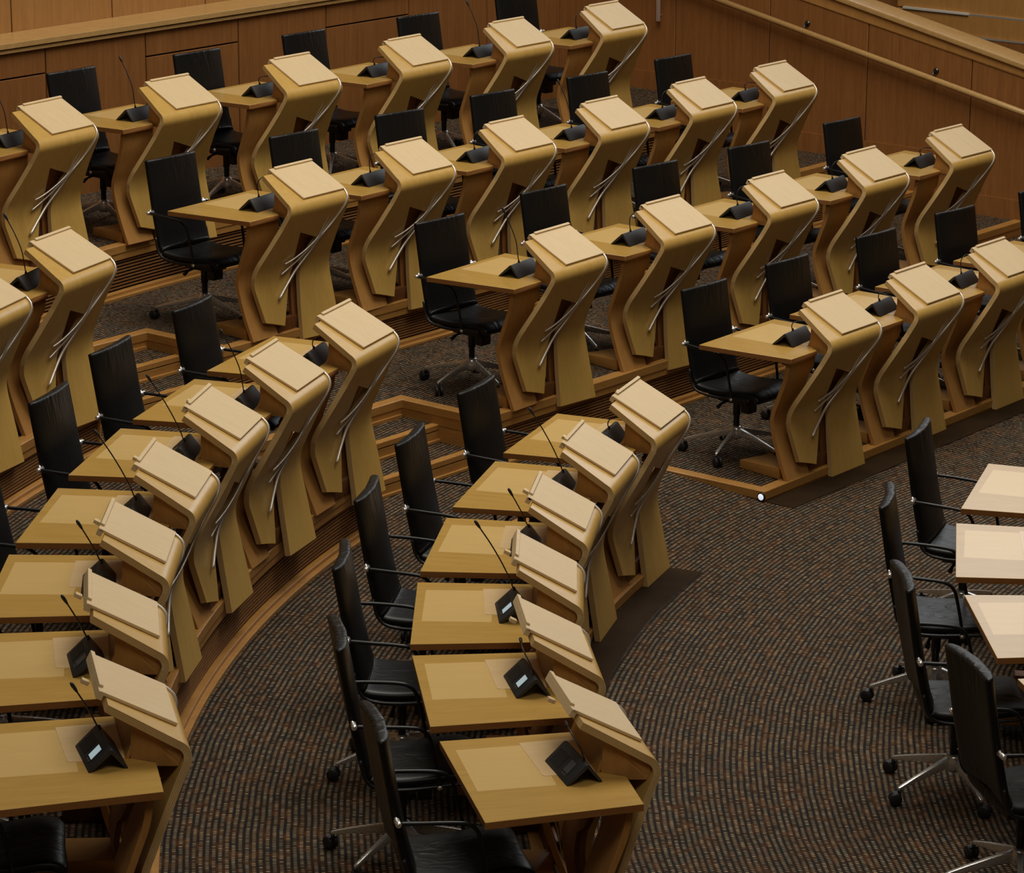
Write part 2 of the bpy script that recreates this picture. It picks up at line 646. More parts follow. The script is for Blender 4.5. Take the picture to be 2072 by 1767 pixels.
def rowframe(r):
    th = radians(ROWDIR[r] - 90)
    f = Vector((cos(th), sin(th)))
    l = Vector((-sin(th), cos(th)))
    m = Vector(ROWMID[r])
    return th, f, l, m


def rowpt(r, key, x, y):
    """point in the row's frame: y measured along the row from desk `key`"""
    th, f, l, m = rowframe(r)
    d = Vector(DESK[key][:2]) - m
    return m + f * x + l * (d.dot(l) + y)


def arcang(r):
    """end angle of the left arc (just past its first desk)"""
    d = Vector(DESK[LEFT1[r]][:2]) - Vector(CEN)
    return atan2(d.y, d.x) - 0.235 / RARC[r]


def arcpt(r, a, off=0.0):
    R = RARC[r] + KARC[r] - off
    return Vector((CEN[0] + R * cos(a), CEN[1] + R * sin(a)))


A0 = radians(206)


def arc(r, a1, off=0.0, n=48):
    return [arcpt(r, A0 + (a1 - A0) * i / n, off) for i in range(n + 1)][::-1] if a1 < A0 else []


NOTCH = {}
OUT = {}        # outline (front edge) of each tier, from the far lower left to the far right


def isect(p, d, q, e):
    # p + t d = q + s e
    den = d.x * e.y - d.y * e.x
    t = ((q.x - p.x) * e.y - (q.y - p.y) * e.x) / den
    return p + d * t


LAND = {2: -0.80, 3: -0.80, 4: -0.86}
for r in (1, 2, 3, 4):
    th, f, l, m = rowframe(r)
    pts = []
    if r == 1:
        # arc continuing into the straight row
        a1 = radians(141.4)
        n = 48
        pts = [arcpt(1, A0 + (a1 - A0) * i / n) for i in range(n + 1)]
        far = rowpt(1, '1f', -KOFF, 0.75)
        fixed = rowpt(1, '1c', -KOFF, 0)
        pts = [p for p in pts if (p - fixed).dot(l) < -0.05] + [fixed, far]
        pts += [rowpt(1, '1f', -0.62, 0.75), rowpt(1, '1f', -0.62, 4.0)]
    else:
        a1 = arcang(r)
        n = 60
        pts = [arcpt(r, A0 + (a1 - A0) * i / n) for i in range(n + 1)]
        e0 = pts[-1]
        back = (e0 - Vector(CEN)).normalized()
        rc = rowpt(r, FIRST[r], -KOFF, -0.83)
        ld = rowpt(r, FIRST[r], LAND[r], -0.83)
        lp = isect(e0, back, ld, l)
        pts += [lp, ld, rc]
        NOTCH[r] = (e0, lp, ld, rc)
        key, ext = LASTR[r]
        if r in (2, 3):
            pts += [rowpt(r, key, -KOFF, ext), rowpt(r, key, -0.62, ext), rowpt(r, key, -0.62, 5.0)]
        else:
            pts += [rowpt(r, key, -KOFF, ext)]
    OUT[r] = pts

def offset_line(pts, d):
    """offset to the outside (towards the chamber) by d, mitred"""
    n = len(pts)
    out = []
    for i in range(n):
        a = (pts[i] - pts[i - 1]).normalized() if i else None
        b = (pts[i + 1] - pts[i]).normalized() if i < n - 1 else None
        a = a or b
        b = b or a
        na, nb = Vector((a.y, -a.x)), Vector((b.y, -b.x))
        mm = (na + nb).normalized()
        k = d / max(0.35, mm.dot(na))
        out.append(pts[i] + mm * k)
    return out


# chamber floor and tiers
mb = MB()
mb.prism([(-16, 4), (16, 4), (16, 34), (-16, 34)], -0.2, 0.0)
tag(mb.build('floor', CARPET), kind='structure')
for r in (4, 3, 2, 1):
    th, f, l, m = rowframe(r)
    pts = list(OUT[r])
    z = ROWZ[r] + TOP
    farR = pts[-1] - f * 5.5
    outer = [Vector((CEN[0] + (RARC[r] + 4.2) * cos(a), CEN[1] + (RARC[r] + 4.2) * sin(a))) for a in [radians(140 + (206 - 140) * i / 12) for i in range(13)]]
    pts = offset_line(pts, -0.068)
    poly = [(p.x, p.y) for p in pts] + [(farR.x, farR.y)] + [(p.x, p.y) for p in outer]
    zl = 0.0 if r == 4 else ROWZ[r + 1] + TOP
    mb = MB()
    mb.prism(poly, zl - 0.02, z)
    tag(mb.build('floor', CARPET), kind='structure')


def sweep(mbx, pts, o0, o1, z0, z1, mi=0):
    A = offset_line(pts, o0)
    B = offset_line(pts, o1)
    n = len(pts)
    vs = []
    for i in range(n):
        vs += [(A[i].x, A[i].y, z0), (A[i].x, A[i].y, z1), (B[i].x, B[i].y, z1), (B[i].x, B[i].y, z0)]
    fs = []
    for i in range(n - 1):
        for k in range(4):
            k2 = (k + 1) % 4
            fs.append((i * 4 + k, i * 4 + k2, (i + 1) * 4 + k2, (i + 1) * 4 + k))
    fs += [(0, 1, 2, 3), tuple((n - 1) * 4 + k for k in (3, 2, 1, 0))]
    mbx.add(vs, fs, mi)


# front edges of the tiers: lip, fascia, slatted grille, foot strip (run direction keeps the chamber on the right)
for r in (1, 2, 3, 4):
    pts = OUT[r]
    zt = ROWZ[r] + TOP
    lip = MB()
    sweep(lip, pts, -0.075, 0.006, zt - 0.05, zt + 0.007)
    tag(lip.build('trim_1', KERB, bevel=0.004, segs=1), kind='structure')
    runs = []
    if r == 1:
        runs = [(pts[:-2], True), (pts[-3:], False)]
    else:
        k = 61
        runs = [(pts[:k], True), (pts[k - 1:k + 3], False)]
        rest = pts[k + 2:]
        runs.append((rest[:2], True))
        if len(rest) > 2:
            runs.append((rest[1:], False))
    if r == 4:
        fb = MB()
        sweep(fb, pts, -0.02, 0.0, 0.0, zt - 0.03)
        tag(fb.build('trim_2', KERB), kind='structure')
        for j, (run, gr) in enumerate(runs):
            if not gr:
                continue
            st = MB()
            sweep(st, run, 0.008, 0.21, 0.0, 0.004)
            o = st.build('floor_grille', STRIPM)
            tag(o, kind='structure')
            ed = MB()
            sweep(ed, run, 0.21, 0.2135, 0.0, 0.005)
            tag(ed.build('trim_3', DARKSTEEL), kind='structure')
        continue
    zb = ROWZ[r + 1] + TOP
    for run, gr in runs:
        fb = MB()
        if gr:
            sweep(fb, run, -0.03, 0.0, zt - 0.095, zt - 0.03)
            sweep(fb, run, -0.03, 0.022, zb, zb + 0.045)
            sweep(fb, run, -0.03, 0.052, zb, zb + 0.022)
            tag(fb.build('trim_4', KERB, bevel=0.003, segs=1), kind='structure')
            bk = MB()
            sweep(bk, run, -0.067, -0.055, zb, zt - 0.03)
            tag(bk.build('trim_5', DARKVOID), kind='structure')
            sl = MB()
            h0, h1 = zb + 0.052, zt - 0.10
            ns = 9
            for i in range(ns):
                zc = h0 + (h1 - h0) * (i + 0.5) / ns
                sweep(sl, run, -0.055, -0.014, zc - 0.005, zc + 0.005)
            tag(sl.build('trim_6', SLAT), kind='structure')
        else:
            sweep(fb, run, -0.02, 0.0, zb + 0.0, zt - 0.115)
            sweep(fb, run, -0.02, 0.0, zt - 0.111, zt - 0.04)
            tag(fb.build('trim_7', KERB), kind='structure')

# aisle steps between the tiers
for r in (2, 3):
    e0, lp, ld, rc = NOTCH[r]
    th, f, l, m = rowframe(r)
    zb = (ROWZ[r + 1]) + TOP
    rise = (ROWZ[r] - ROWZ[r + 1]) / 3
    back = (lp - e0)
    for i, x1 in ((1, LAND[r] + 0.30), (2, LAND[r] + 0.60)):
        z = ROWZ[r] + TOP - rise * i
        R1 = rowpt(r, FIRST[r], x1, -0.825)
        L1 = isect(e0, back, R1, l)
        R0 = ld + f * 0.0
        poly = [(lp.x, lp.y), (L1.x, L1.y), (R1.x, R1.y), (R0.x, R0.y)]
        s = MB()
        s.prism(poly, zb - 0.005, z)
        tag(s.build('stair_tread', CARPET), kind='structure')
        nz = MB()
        line = [L1, R1]
        sweep(nz, line, -0.05, 0.006, z - 0.03, z + 0.006)
        sweep(nz, line, -0.02, 0.004, z - rise + 0.004, z - 0.036)
        sweep(nz, line, -0.02, 0.018, z - rise, z - rise + 0.022)
        tag(nz.build('stair_nosing', KERB, bevel=0.003, segs=1), kind='structure')
    nz = MB()
    sweep(nz, [lp + (ld - lp) * 0.01, ld - (ld - lp) * 0.01], -0.02, 0.018, ROWZ[r] + TOP - rise, ROWZ[r] + TOP - rise + 0.022)
    tag(nz.build('stair_nosing', KERB), kind='structure')
    # short flights beside the right wall
    key, ext = LASTR[r]
    for i, x1 in ((1, -0.62 + 0.30), (2, -0.62 + 0.60)):
        z = ROWZ[r] + TOP - rise * i
        a = rowpt(r, key, -0.60, ext + 0.006)
        b = rowpt(r, key, x1, ext + 0.006)
        c = rowpt(r, key, x1, ext + 2.6)
        d = rowpt(r, key, -0.60, ext + 2.6)
        s = MB()
        s.prism([(a.x, a.y), (b.x, b.y), (c.x, c.y), (d.x, d.y)], zb - 0.005, z)
        tag(s.build('stair_tread', CARPET), kind='structure')
        nz = MB()
        sweep(nz, [b, c], -0.07, 0.006, z - 0.03, z + 0.006)
        sweep(nz, [b, c], -0.02, 0.004, z - rise + 0.004, z - 0.036)
        tag(nz.build('stair_nosing', KERB, bevel=0.003, segs=1), kind='structure')
# gentle carpet ramp up the aisle to the front tier
e0, lp, ld, rc = NOTCH[4]
rm = MB()
vs = [(e0.x, e0.y, 0.001), (rc.x, rc.y, 0.001), (ld.x, ld.y, TOP), (lp.x, lp.y, TOP)]
rm.add(vs + [(v[0], v[1], -0.01) for v in vs], [(0, 1, 2, 3), (7, 6, 5, 4), (0, 4, 5, 1), (1, 5, 6, 2), (2, 6, 7, 3), (3, 7, 4, 0)])
tag(rm.build('ramp', CARPET), kind='structure')

# recessed guide light in the kerb end
P = rowpt(4, '4a', -0.135, -0.838)
th4, f4, l4, m4 = rowframe(4)
Mx = Matrix.Translation((P.x, P.y, 0.031)) @ Matrix.Rotation(th4, 4, 'Z') @ Matrix.Rotation(radians(90), 4, 'X')
lt = empty('guide_light', (0, 0, 0))
q = MB()
q.lathe([(0.0, -0.004), (0.027, -0.004), (0.027, 0.006), (0.020, 0.008), (0.020, 0.003)], 24, M=Mx)
q.build('bezel', ARMBLACK, lt)
q = MB()
q.lathe([(0.021, 0.003), (0.020, 0.008), (0.012, 0.0115), (0.0, 0.0125)], 24, M=Mx)
q.build('lens', LAMPWHITE, lt)
tag(lt, 'small round white guide light in the end of the low wooden kerb', 'light')

# ------------------------------------------------------------------ walls
TH = -0.68
FD = Vector((cos(TH), sin(TH)))
LD = Vector((-sin(TH), cos(TH)))
P0 = Vector((2.5, 25.25))


def wl(a, d=0.0):
    """point on the right wall: a along, d out of the wall towards the room"""
    return P0 + FD * a - LD * d


BWO = Vector((-0.3344, 24.9994))


def bw(a, d=0.0):
    return BWO + LD * a + FD * d


def obox(mbx, pf, a0, a1, d0, d1, z0, z1, za=None, zb=None, mi=0):
    """box between (a0..a1, d0..d1); z0/z1 may be functions of a"""
    def zz(v, a):
        return v(a) if callable(v) else v
    vs = []
    for (a, d) in ((a0, d0), (a1, d0), (a1, d1), (a0, d1)):
        p = pf(a, d)
        vs.append((p.x, p.y, zz(z0, a)))
    for (a, d) in ((a0, d0), (a1, d0), (a1, d1), (a0, d1)):
        p = pf(a, d)
        vs.append((p.x, p.y, zz(z1, a)))
    mbx.add(vs, [(3, 2, 1, 0), (4, 5, 6, 7), (0, 1, 5, 4), (1, 2, 6, 5), (2, 3, 7, 6), (3, 0, 4, 7)], mi)


# back wall
q = MB()
obox(q, bw, -11.0, 2.2, -0.30, -0.03, 0.0, 2.14)
tag(q.build('wall_back', DARKVOID), kind='structure')
q = MB()
seams = [-9.63, -8.65, -7.67, -6.69, -5.71, -4.73, -3.75, -2.78, -1.80, -0.82, 0.17, 1.15, 2.08]
for i in range(len(seams) - 1):
    a, b = seams[i] + 0.006, seams[i + 1] - 0.006
    if i % 2 == 0 and a < -0.5:
        obox(q, bw, a, b, -0.04, 0.0, 1.04, 1.952)
        obox(q, bw, a, b, -0.04, 0.0, 1.964, 2.14)
    else:
        obox(q, bw, a, b, -0.04, 0.0, 1.04, 2.14)
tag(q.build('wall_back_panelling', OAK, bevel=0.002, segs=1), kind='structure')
q = MB()
obox(q, bw, -11.0, 2.2, -0.34, 0.03, 2.14, 2.168)
obox(q, bw, -11.0, 2.2, -0.34, 0.045, 2.175, 2.215)
tag(q.build('trim_8', OAKRAIL, bevel=0.003, segs=1), kind='structure')
q = MB()
for i in range(len(seams) - 1):
    a, b = seams[i] + 0.006, seams[i + 1] - 0.006
    obox(q, bw, a, b, -0.42, -0.34, 2.20, 3.3)
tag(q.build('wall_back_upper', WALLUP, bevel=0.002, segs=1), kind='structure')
q = MB()
obox(q, bw, -11.0, 2.2, -0.50, -0.41, 0.0, 3.3)
obox(q, bw, -11.0, 2.2, 0.0, 0.012, 1.04, 1.16, mi=1)
tag(q.build('wall_back_core', [DARKVOID, OAK]), kind='structure')


def ztop(a):
    return 1.955 - 0.215 * (a - 0.53)


def zcap(a):
    return 1.835 - 0.197 * (a - 0.53)


q = MB()
obox(q, wl, -2.3, 6.5, -0.22, -0.03, 0.0, lambda a: ztop(a) - 0.03)
tag(q.build('wall_right', DARKVOID), kind='structure')
q = MB()
sm = [-2.30, -1.43, -0.45, 0.53, 1.52, 2.50, 3.48, 4.46, 5.44, 6.4]
for i in range(len(sm) - 1):
    obox(q, wl, sm[i] + 0.005, sm[i + 1] - 0.005, -0.04, 0.0, 0.0, lambda a: zcap(a))
tag(q.build('wall_right_panelling', OAK, bevel=0.002, segs=1), kind='structure')
q = MB()
obox(q, wl, -2.3, 6.5, -0.045, 0.006, lambda a: zcap(a), lambda a: ztop(a) - 0.035)
tag(q.build('trim_9', BROWN), kind='structure')
q = MB()
obox(q, wl, -2.3, 6.5, -0.25, 0.03, lambda a: ztop(a) - 0.035, lambda a: ztop(a) + 0.012)
tag(q.build('trim_10', OAKRAIL, bevel=0.012, segs=3), kind='structure')
q = MB()
obox(q, wl, -2.2, -0.55, 0.0, 0.014, 1.04, 1.20)
obox(q, wl, -0.55, 1.35, 0.0, 0.014, 0.69, 0.855)
obox(q, wl, 1.35, 3.3, 0.0, 0.014, 0.38, 0.545)
obox(q, wl, 3.3, 6.3, 0.0, 0.014, 0.05, 0.22)
tag(q.build('baseboard_right', OAK), kind='structure')

# handrail
hr = empty('handrail', (0, 0, 0))


def zrail(a):
    return 1.700 - 0.21 * a


q = MB()
p1, p2 = wl(-2.0, 0.075), wl(5.5, 0.075)
q.tube([(p1.x, p1.y, zrail(-2.0)), (p2.x, p2.y, zrail(5.5))], 0.026, 14)
q.build('rail', OAKRAIL, hr)
for a in (-1.33, -0.07, 1.19, 2.45, 3.71):
    q = MB()
    w0, w1 = wl(a, 0.0), wl(a, 0.075)
    w2 = wl(a, 0.045)
    q.tube([(w0.x, w0.y, zrail(a) + 0.055), (w2.x, w2.y, zrail(a) + 0.05), (w1.x, w1.y, zrail(a) - 0.02)], 0.008, 8)
    Mx = Matrix.Translation((w0.x, w0.y, zrail(a) + 0.055)) @ Matrix.Rotation(TH, 4, 'Z') @ Matrix.Rotation(radians(90), 4, 'X')
    q.lathe([(0.0, 0.012), (0.022, 0.012), (0.026, 0.0)], 14, M=Mx)
    q.build('bracket', DARKSTEEL, hr)
tag(hr, 'long sloping round wooden handrail fixed to the right-hand panelled wall', 'handrail')

# pull bar beside the corner
ph = empty('door_pull', (0, 0, 0))
q = MB()
obox(q, wl, -1.60, -1.565, 0.035, 0.055, 1.65, 2.12)
q.build('bar', STEEL, ph, bevel=0.003)
for zz_ in (1.70, 2.07):
    q = MB()
    w0, w1 = wl(-1.5825, 0.0), wl(-1.5825, 0.04)
    q.tube([(w0.x, w0.y, zz_), (w1.x, w1.y, zz_)], 0.008, 8)
    q.build('mount', STEEL, ph)
tag(ph, 'dark vertical metal pull bar on the wooden wall near the corner', 'handle')

# gallery fronts behind the right wall


def gl(a, d=0.0):
    return P0 + FD * a + LD * (3.0 - d)


q = MB()
obox(q, gl, -2.6, 8, -0.4, -0.02, 0.0, 4.0)
tag(q.build('wall_far', OAK), kind='structure')
GA = (-0.88, -0.11, 1.56, 0.0, 1.36)
q = MB()
obox(q, gl, GA[0], 8, -0.05, 0.30, GA[2], 4.0, mi=0)
tag(q.build('gallery_front_upper', BROWN, bevel=0.004, segs=1), kind='structure')
q = MB()
obox(q, gl, GA[0], 8, -0.05, 0.315, GA[4], GA[2] - 0.012)
tag(q.build('gallery_front_middle', BROWN, bevel=0.004, segs=1), kind='structure')
q = MB()
obox(q, gl, GA[0], 8, -0.05, 0.33, 0.0, GA[4] - 0.012)
tag(q.build('gallery_front_lower', OAK, bevel=0.004, segs=1), kind='structure')
q = MB()
obox(q, gl, GA[0] + 0.08, GA[1], 0.30, 0.335, GA[2] - 0.012, GA[2] + 0.010)
tag(q.build('trim_11', PALEMETAL, bevel=0.004), kind='structure')
q = MB()
obox(q, gl, GA[1], 8, 0.30, 0.315, GA[2] - 0.012, GA[2] + 0.004)
obox(q, gl, GA[1] - 0.3, 8, 0.32, 0.335, GA[4] - 0.012, GA[4] + 0.004)
tag(q.build('trim_12', STEEL), kind='structure')

# ------------------------------------------------------------------ lectern desk (local frame: x forward, y to the member's left)


def fillet_path(P, R, n=10):
    out = [Vector(P[0])]
    for i in range(1, len(P) - 1):
        a, b, c = Vector(P[i - 1]), Vector(P[i]), Vector(P[i + 1])
        u, v = (a - b).normalized(), (c - b).normalized()
        ang = u.angle(v)
        tl = R[i - 1] / math.tan(ang / 2)
        cen = b + (u + v).normalized() * (R[i - 1] / sin(ang / 2))
        s, e = b + u * tl, b + v * tl
        a0 = atan2((s - cen).y, (s - cen).x)
        a1 = atan2((e - cen).y, (e - cen).x)
        da = (a1 - a0 + pi) % (2 * pi) - pi
        for k in range(n + 1):
            t = a0 + da * k / n
            out.append(cen + Vector((cos(t), sin(t))) * R[i - 1])
    out.append(Vector(P[-1]))
    return out


PATH = fillet_path([(-0.262, 1.071), (0.0517, 0.9045), (-0.172, 0.445), (-0.079, -0.02)], [0.062, 0.24], 14)
SL = [0.0]
for i in range(1, len(PATH)):
    SL.append(SL[-1] + (PATH[i] - PATH[i - 1]).length)


def prof(s, off=0.0):
    """point on the outer face at arc length s, moved inwards by off"""
    s = max(0.0, min(SL[-1], s))
    i = 1
    while i < len(SL) - 1 and SL[i] < s:
        i += 1
    t = (s - SL[i - 1]) / (SL[i] - SL[i - 1])
    p = PATH[i - 1].lerp(PATH[i], t)
    # smooth normal
    def seg(j):
        j = max(1, min(len(PATH) - 1, j))
        d = (PATH[j] - PATH[j - 1]).normalized()
        return d
    d = seg(i)
    if t < 0.5:
        d = seg(i - 1).lerp(d, t + 0.5)
    else:
        d = d.lerp(seg(i + 1), t - 0.5)
    d.normalize()
    return Vector((p.x + d.y * off, p.y - d.x * off))


def s_at_z(z):
    for i in range(14, len(PATH)):
        if PATH[i].y <= z:
            t = (PATH[i - 1].y - z) / (PATH[i - 1].y - PATH[i].y)
            return SL[i - 1] + t * (SL[i] - SL[i - 1])
    return SL[-1]


def lerpkeys(keys, s):
    if s <= keys[0][0]:
        return keys[0][1]
    for (a, va), (b, vb) in zip(keys, keys[1:]):
        if s <= b:
            return va + (vb - va) * (s - a) / (b - a)
    return keys[-1][1]


sfold = s_at_z(0.90)
sA, sB = s_at_z(0.721), s_at_z(0.648)
KL = [(0, -0.290), (sfold - 0.06, -0.362), (sfold, -0.372), (s_at_z(0.77), -0.402), (s_at_z(0.651), -0.447), (s_at_z(0.534), -0.497), (s_at_z(0.46), -0.515), (s_at_z(0.40), -0.516), (s_at_z(0.168), -0.462)]
KR = [(0, 0.205), (sfold, 0.209), (s_at_z(0.70), 0.203), (s_at_z(0.50), 0.222), (s_at_z(0.40), 0.236), (s_at_z(0.0), 0.250)]
KSL = [(sA, -0.204), (s_at_z(0.468), -0.147), (s_at_z(0.118), -0.286)]
KSR = [(sA, -0.203), (sB, 0.010), (s_at_z(0.468), -0.055), (s_at_z(0.211), -0.104), (s_at_z(0.0), -0.134)]
TK = 0.031


def strip(mbx, s0, s1, yl, yr, nu, nv=4, edge_l=True, edge_r=True, cap0=False, cap1=False, tk=TK, off=0.0):
    grid = []
    for i in range(nu + 1):
        row = []
        for j in range(nv + 1):
            v = j / nv
            a = s0(v) if callable(s0) else s0
            b = s1(v) if callable(s1) else s1
            s = a + (b - a) * i / nu
            y = yl(s) + (yr(s) - yl(s)) * v
            f, k = prof(s, off), prof(s, off + tk)
            row.append((Vector((f.x, y, f.y)), Vector((k.x, y, k.y))))
        grid.append(row)
    n = nv + 1
    front = [p[0] for r in grid for p in r]
    back = [p[1] for r in grid for p in r]
    ff = [(i * n + j, (i + 1) * n + j, (i + 1) * n + j + 1, i * n + j + 1) for i in range(nu) for j in range(nv)]
    mbx.add(front, ff, 0, True)
    mbx.add(back, [q[::-1] for q in ff], 0, True)

    def edge(cells, flip):
        base = len(mbx.f)
        vs, fs = [], []
        for c in cells:
            vs += [c[0], c[1]]
        for i in range(len(cells) - 1):
            q = (2 * i, 2 * i + 1, 2 * i + 3, 2 * i + 2)
            fs.append(q if not flip else q[::-1])
        mbx.add(vs, fs, 1, False)
        for i in range(len(fs)):
            u = [(0, 0), (0, 1), (0, 1), (0, 0)]
            mbx.uv[base + i] = u if not flip else u[::-1]
    if edge_l:
        edge([r[0] for r in grid], False)
    if edge_r:
        edge([r[-1] for r in grid], True)
    if cap0:
        edge(grid[0], True)
    if cap1:
        edge(grid[-1], False)


def kf(K):
    return lambda s: lerpkeys(K, s)


def make_desk():
    root = empty('lectern_desk')
    # bent plywood shell with its slot and two legs
    q = MB()
    strip(q, 0.0, sA, kf(KL), kf(KR), 44, 4, cap0=True)
    strip(q, sA, lambda v: s_at_z(0.168) + (s_at_z(0.118) - s_at_z(0.168)) * v, kf(KL), kf(KSL), 26, 3, cap1=True)
    strip(q, sA, sB, kf(KSR), kf(KR), 6, 3)
    strip(q, sB, lambda v: s_at_z(0.004) + (s_at_z(-0.014) - s_at_z(0.004)) * v, kf(KSR), kf(KR), 30, 3, cap1=True)
    sh = q.build('lectern_shell', [MAPLE, PLY], root)
    # reading board lying on the shell
    up = Vector((-0.8832, 0, 0.469))
    nn = Vector((0.469, 0, 0.8832))
    o = Vector((0, 0, 0.948))
    Mb = Matrix(((up.x, 0, nn.x, o.x), (0, -1, 0, 0), (up.z, 0, nn.z, o.z), (0, 0, 0, 1)))
    q = MB()
    q.box(0, 0.318, -0.21, 0.21, -0.013, 0.0, 0, Mb)
    bd = q.build('reading_board', BOARD, root, bevel=0.0015, segs=1)
    q = MB()
    q.box(0.3, 0.324, -0.21, 0.21, -0.034, -0.001, 0, Mb)
    q.box(0.306, 0.324, -0.21, 0.165, -0.002, 0.010, 0, Mb)
    le = q.build('page_ledge', BOARD, bd, bevel=0.0015, segs=1)
    q = MB()
    q.box(0.322, 0.352, -0.02, 0.01, -0.062, -0.045, 0, Mb)
    lt = q.build('latch', BOARD, root, bevel=0.002)
    # desk top
    q = MB()
    q.prism([(-0.735, -0.675), (-0.10, -0.62), (-0.097, -0.34), (-0.183, -0.279), (-0.192, 0.166), (-0.745, 0.174)], 0.820, 0.850, 0, 1)
    dt = q.build('desk_top', [TABLE, TABLE_EDGE], root, bevel=0.0012, segs=1)
    q = MB()
    q.prism([(-0.205, -0.272), (-0.408, -0.272), (-0.418, -0.262), (-0.435, 0.088), (-0.208, 0.10)], 0.8490, 0.8512)
    hc = q.build('hatch_cover', COVER, dt)
    # panel behind the shell that carries the desk top
    pp = [(-0.130, 0.822), (-0.150, 0.70), (-0.200, 0.56), (-0.235, 0.45), (-0.222, 0.34), (-0.178, 0.20), (-0.125, 0.062)]
    cp_ = catmull([(a, 0, b) for a, b in pp], 5)
    q = MB()
    n = len(cp_)
    vs = []
    for i, p in enumerate(cp_):
        t = i / (n - 1)
        yl = -0.585 + 0.02 * max(0, t - 0.5)
        yr = -0.33 if t > 0.15 else -0.30
        d = (cp_[min(i + 1, n - 1)] - cp_[max(i - 1, 0)]).normalized()
        nb = Vector((d.z, 0, -d.x)) * 0.028
        vs += [(p.x, yl, p.z), (p.x, yr, p.z), (p.x + nb.x, yr, p.z + nb.z), (p.x + nb.x, yl, p.z + nb.z)]
    fs = []
    for i in range(n - 1):
        for k in range(4):
            k2 = (k + 1) % 4
            fs.append((i * 4 + k, (i + 1) * 4 + k, (i + 1) * 4 + k2, i * 4 + k2))
    fs += [(0, 1, 2, 3), tuple((n - 1) * 4 + k for k in (3, 2, 1, 0))]
    q.add(vs, fs, 0)
    sp = q.build('support_panel', BROWN, root, bevel=0.002, segs=1, autosm=30)
    # second layer behind the long leg
    q = MB()
    strip(q, s_at_z(0.82), s_at_z(0.062), lambda s: min(kf(KSR)(s) - 0.022, -0.12 if s < s_at_z(0.5) else 9), lambda s: kf(KR)(s) - 0.10, 26, 2, cap0=True, cap1=True, tk=0.022, off=0.060)
    il = q.build('inner_leg', [OAK, DARKOAK], root)
    # upright between desk top and lectern, foot block on the platform
    q = MB()
    vs = []
    for y in (-0.280, 0.168):
        vs += [(-0.207, y, 0.848), (-0.192, y, 0.848), (-0.137, y, 0.972), (-0.152, y, 0.980)]
    q.add(vs, [(0, 1, 2, 3), (7, 6, 5, 4), (0, 4, 5, 1), (1, 5, 6, 2), (2, 6, 7, 3), (3, 7, 4, 0)])
    ur = q.build('upright', KERB, root, bevel=0.0015, segs=1)
    # cheek closing the side of the lectern above the desk top
    def ck(x):
        return max(-0.281 - (x + 0.187) * 0.62, -0.352)
    loop = [(-0.187, 0.822)]
    s_ = s_at_z(0.822)
    while s_ > 0.02:
        p = prof(s_, 0.0325)
        if p.x < -0.186 and s_ < sfold - 0.05:
            break
        loop.append((p.x, p.y))
        s_ -= 0.008
    q = MB()
    n_ = len(loop)
    vs = [(x, ck(x), z) for x, z in loop] + [(x, ck(x) + 0.014, z) for x, z in loop]
    fs = [tuple(range(n_)), tuple(range(2 * n_ - 1, n_ - 1, -1))] + [(k, n_ + k, n_ + (k + 1) % n_, (k + 1) % n_) for k in range(n_)]
    q.add(vs, fs, 0)
    ckp = q.build('cheek_panel', BROWN, root)
    parts_extra = [ckp]
    q = MB()
    q.prism([(-0.53, -0.50), (-0.20, -0.56), (-0.18, -0.33), (-0.46, -0.27)], 0.062, lambda p: 0.135 if p[0] > -0.3 else 0.118)
    ft = q.build('foot_block', KERB, root, bevel=0.006)
    q = MB()
    q.box(-0.20, -0.150, -0.33, 0.16, 0.062, 0.150)
    q.box(-0.42, -0.20, 0.02, 0.10, 0.062, 0.120)
    fr = q.build('foot_rail', DARKOAK, root, bevel=0.003)
    # three steel rods sweeping over the front
    parts = [sh, bd, le, lt, dt, hc, sp, il, ur, ft, fr] + parts_extra

    def surf(z, y, off):
        p = prof(s_at_z(z), -off)
        return Vector((p.x, y, p.y))

    def surf_s(s, y, off):
        p = prof(s, -off)
        return Vector((p.x, y, p.y))
    r3 = [surf_s(sfold - 0.085, 0.200, 0.002), surf_s(sfold - 0.05, 0.201, 0.006), surf_s(sfold, 0.188, 0.005), surf(0.85, 0.168, 0.003), surf(0.746, 0.112, 0.002), surf(0.647, 0.022, 0.006),
          surf(0.55, -0.040, 0.010), surf(0.45, -0.125, 0.012), surf(0.37, -0.215, 0.016), surf(0.295, -0.315, 0.018)]
    r1 = [surf(0.805, 0.054, -0.004), surf(0.74, 0.030, 0.000), surf(0.66, 0.004, 0.007), surf(0.61, -0.060, 0.014), surf(0.565, -0.140, 0.017), surf(0.535, -0.200, 0.015), surf(0.516, -0.258, 0.012)]
    r2 = [surf(0.79, 0.085, -0.004), surf(0.72, 0.055, 0.000), surf(0.65, 0.012, 0.008), surf(0.592, -0.055, 0.013), surf(0.53, -0.130, 0.015), surf(0.485, -0.195, 0.014), surf(0.445, -0.268, 0.012)]
    for pth, r in ((r3, 0.0088), (r1, 0.0062), (r2, 0.0062)):
        q = MB()
        cc = catmull(pth, 6)
        q.tube(cc, [r * (0.62 + 0.38 * min(1.0, i_ / (0.6 * len(cc)))) for i_ in range(len(cc))], 10)
        parts.append(q.build('steel_rod', STEEL, root))
    reg(*parts)
    return root


# ------------------------------------------------------------------ conference microphone (origin on the desk top)


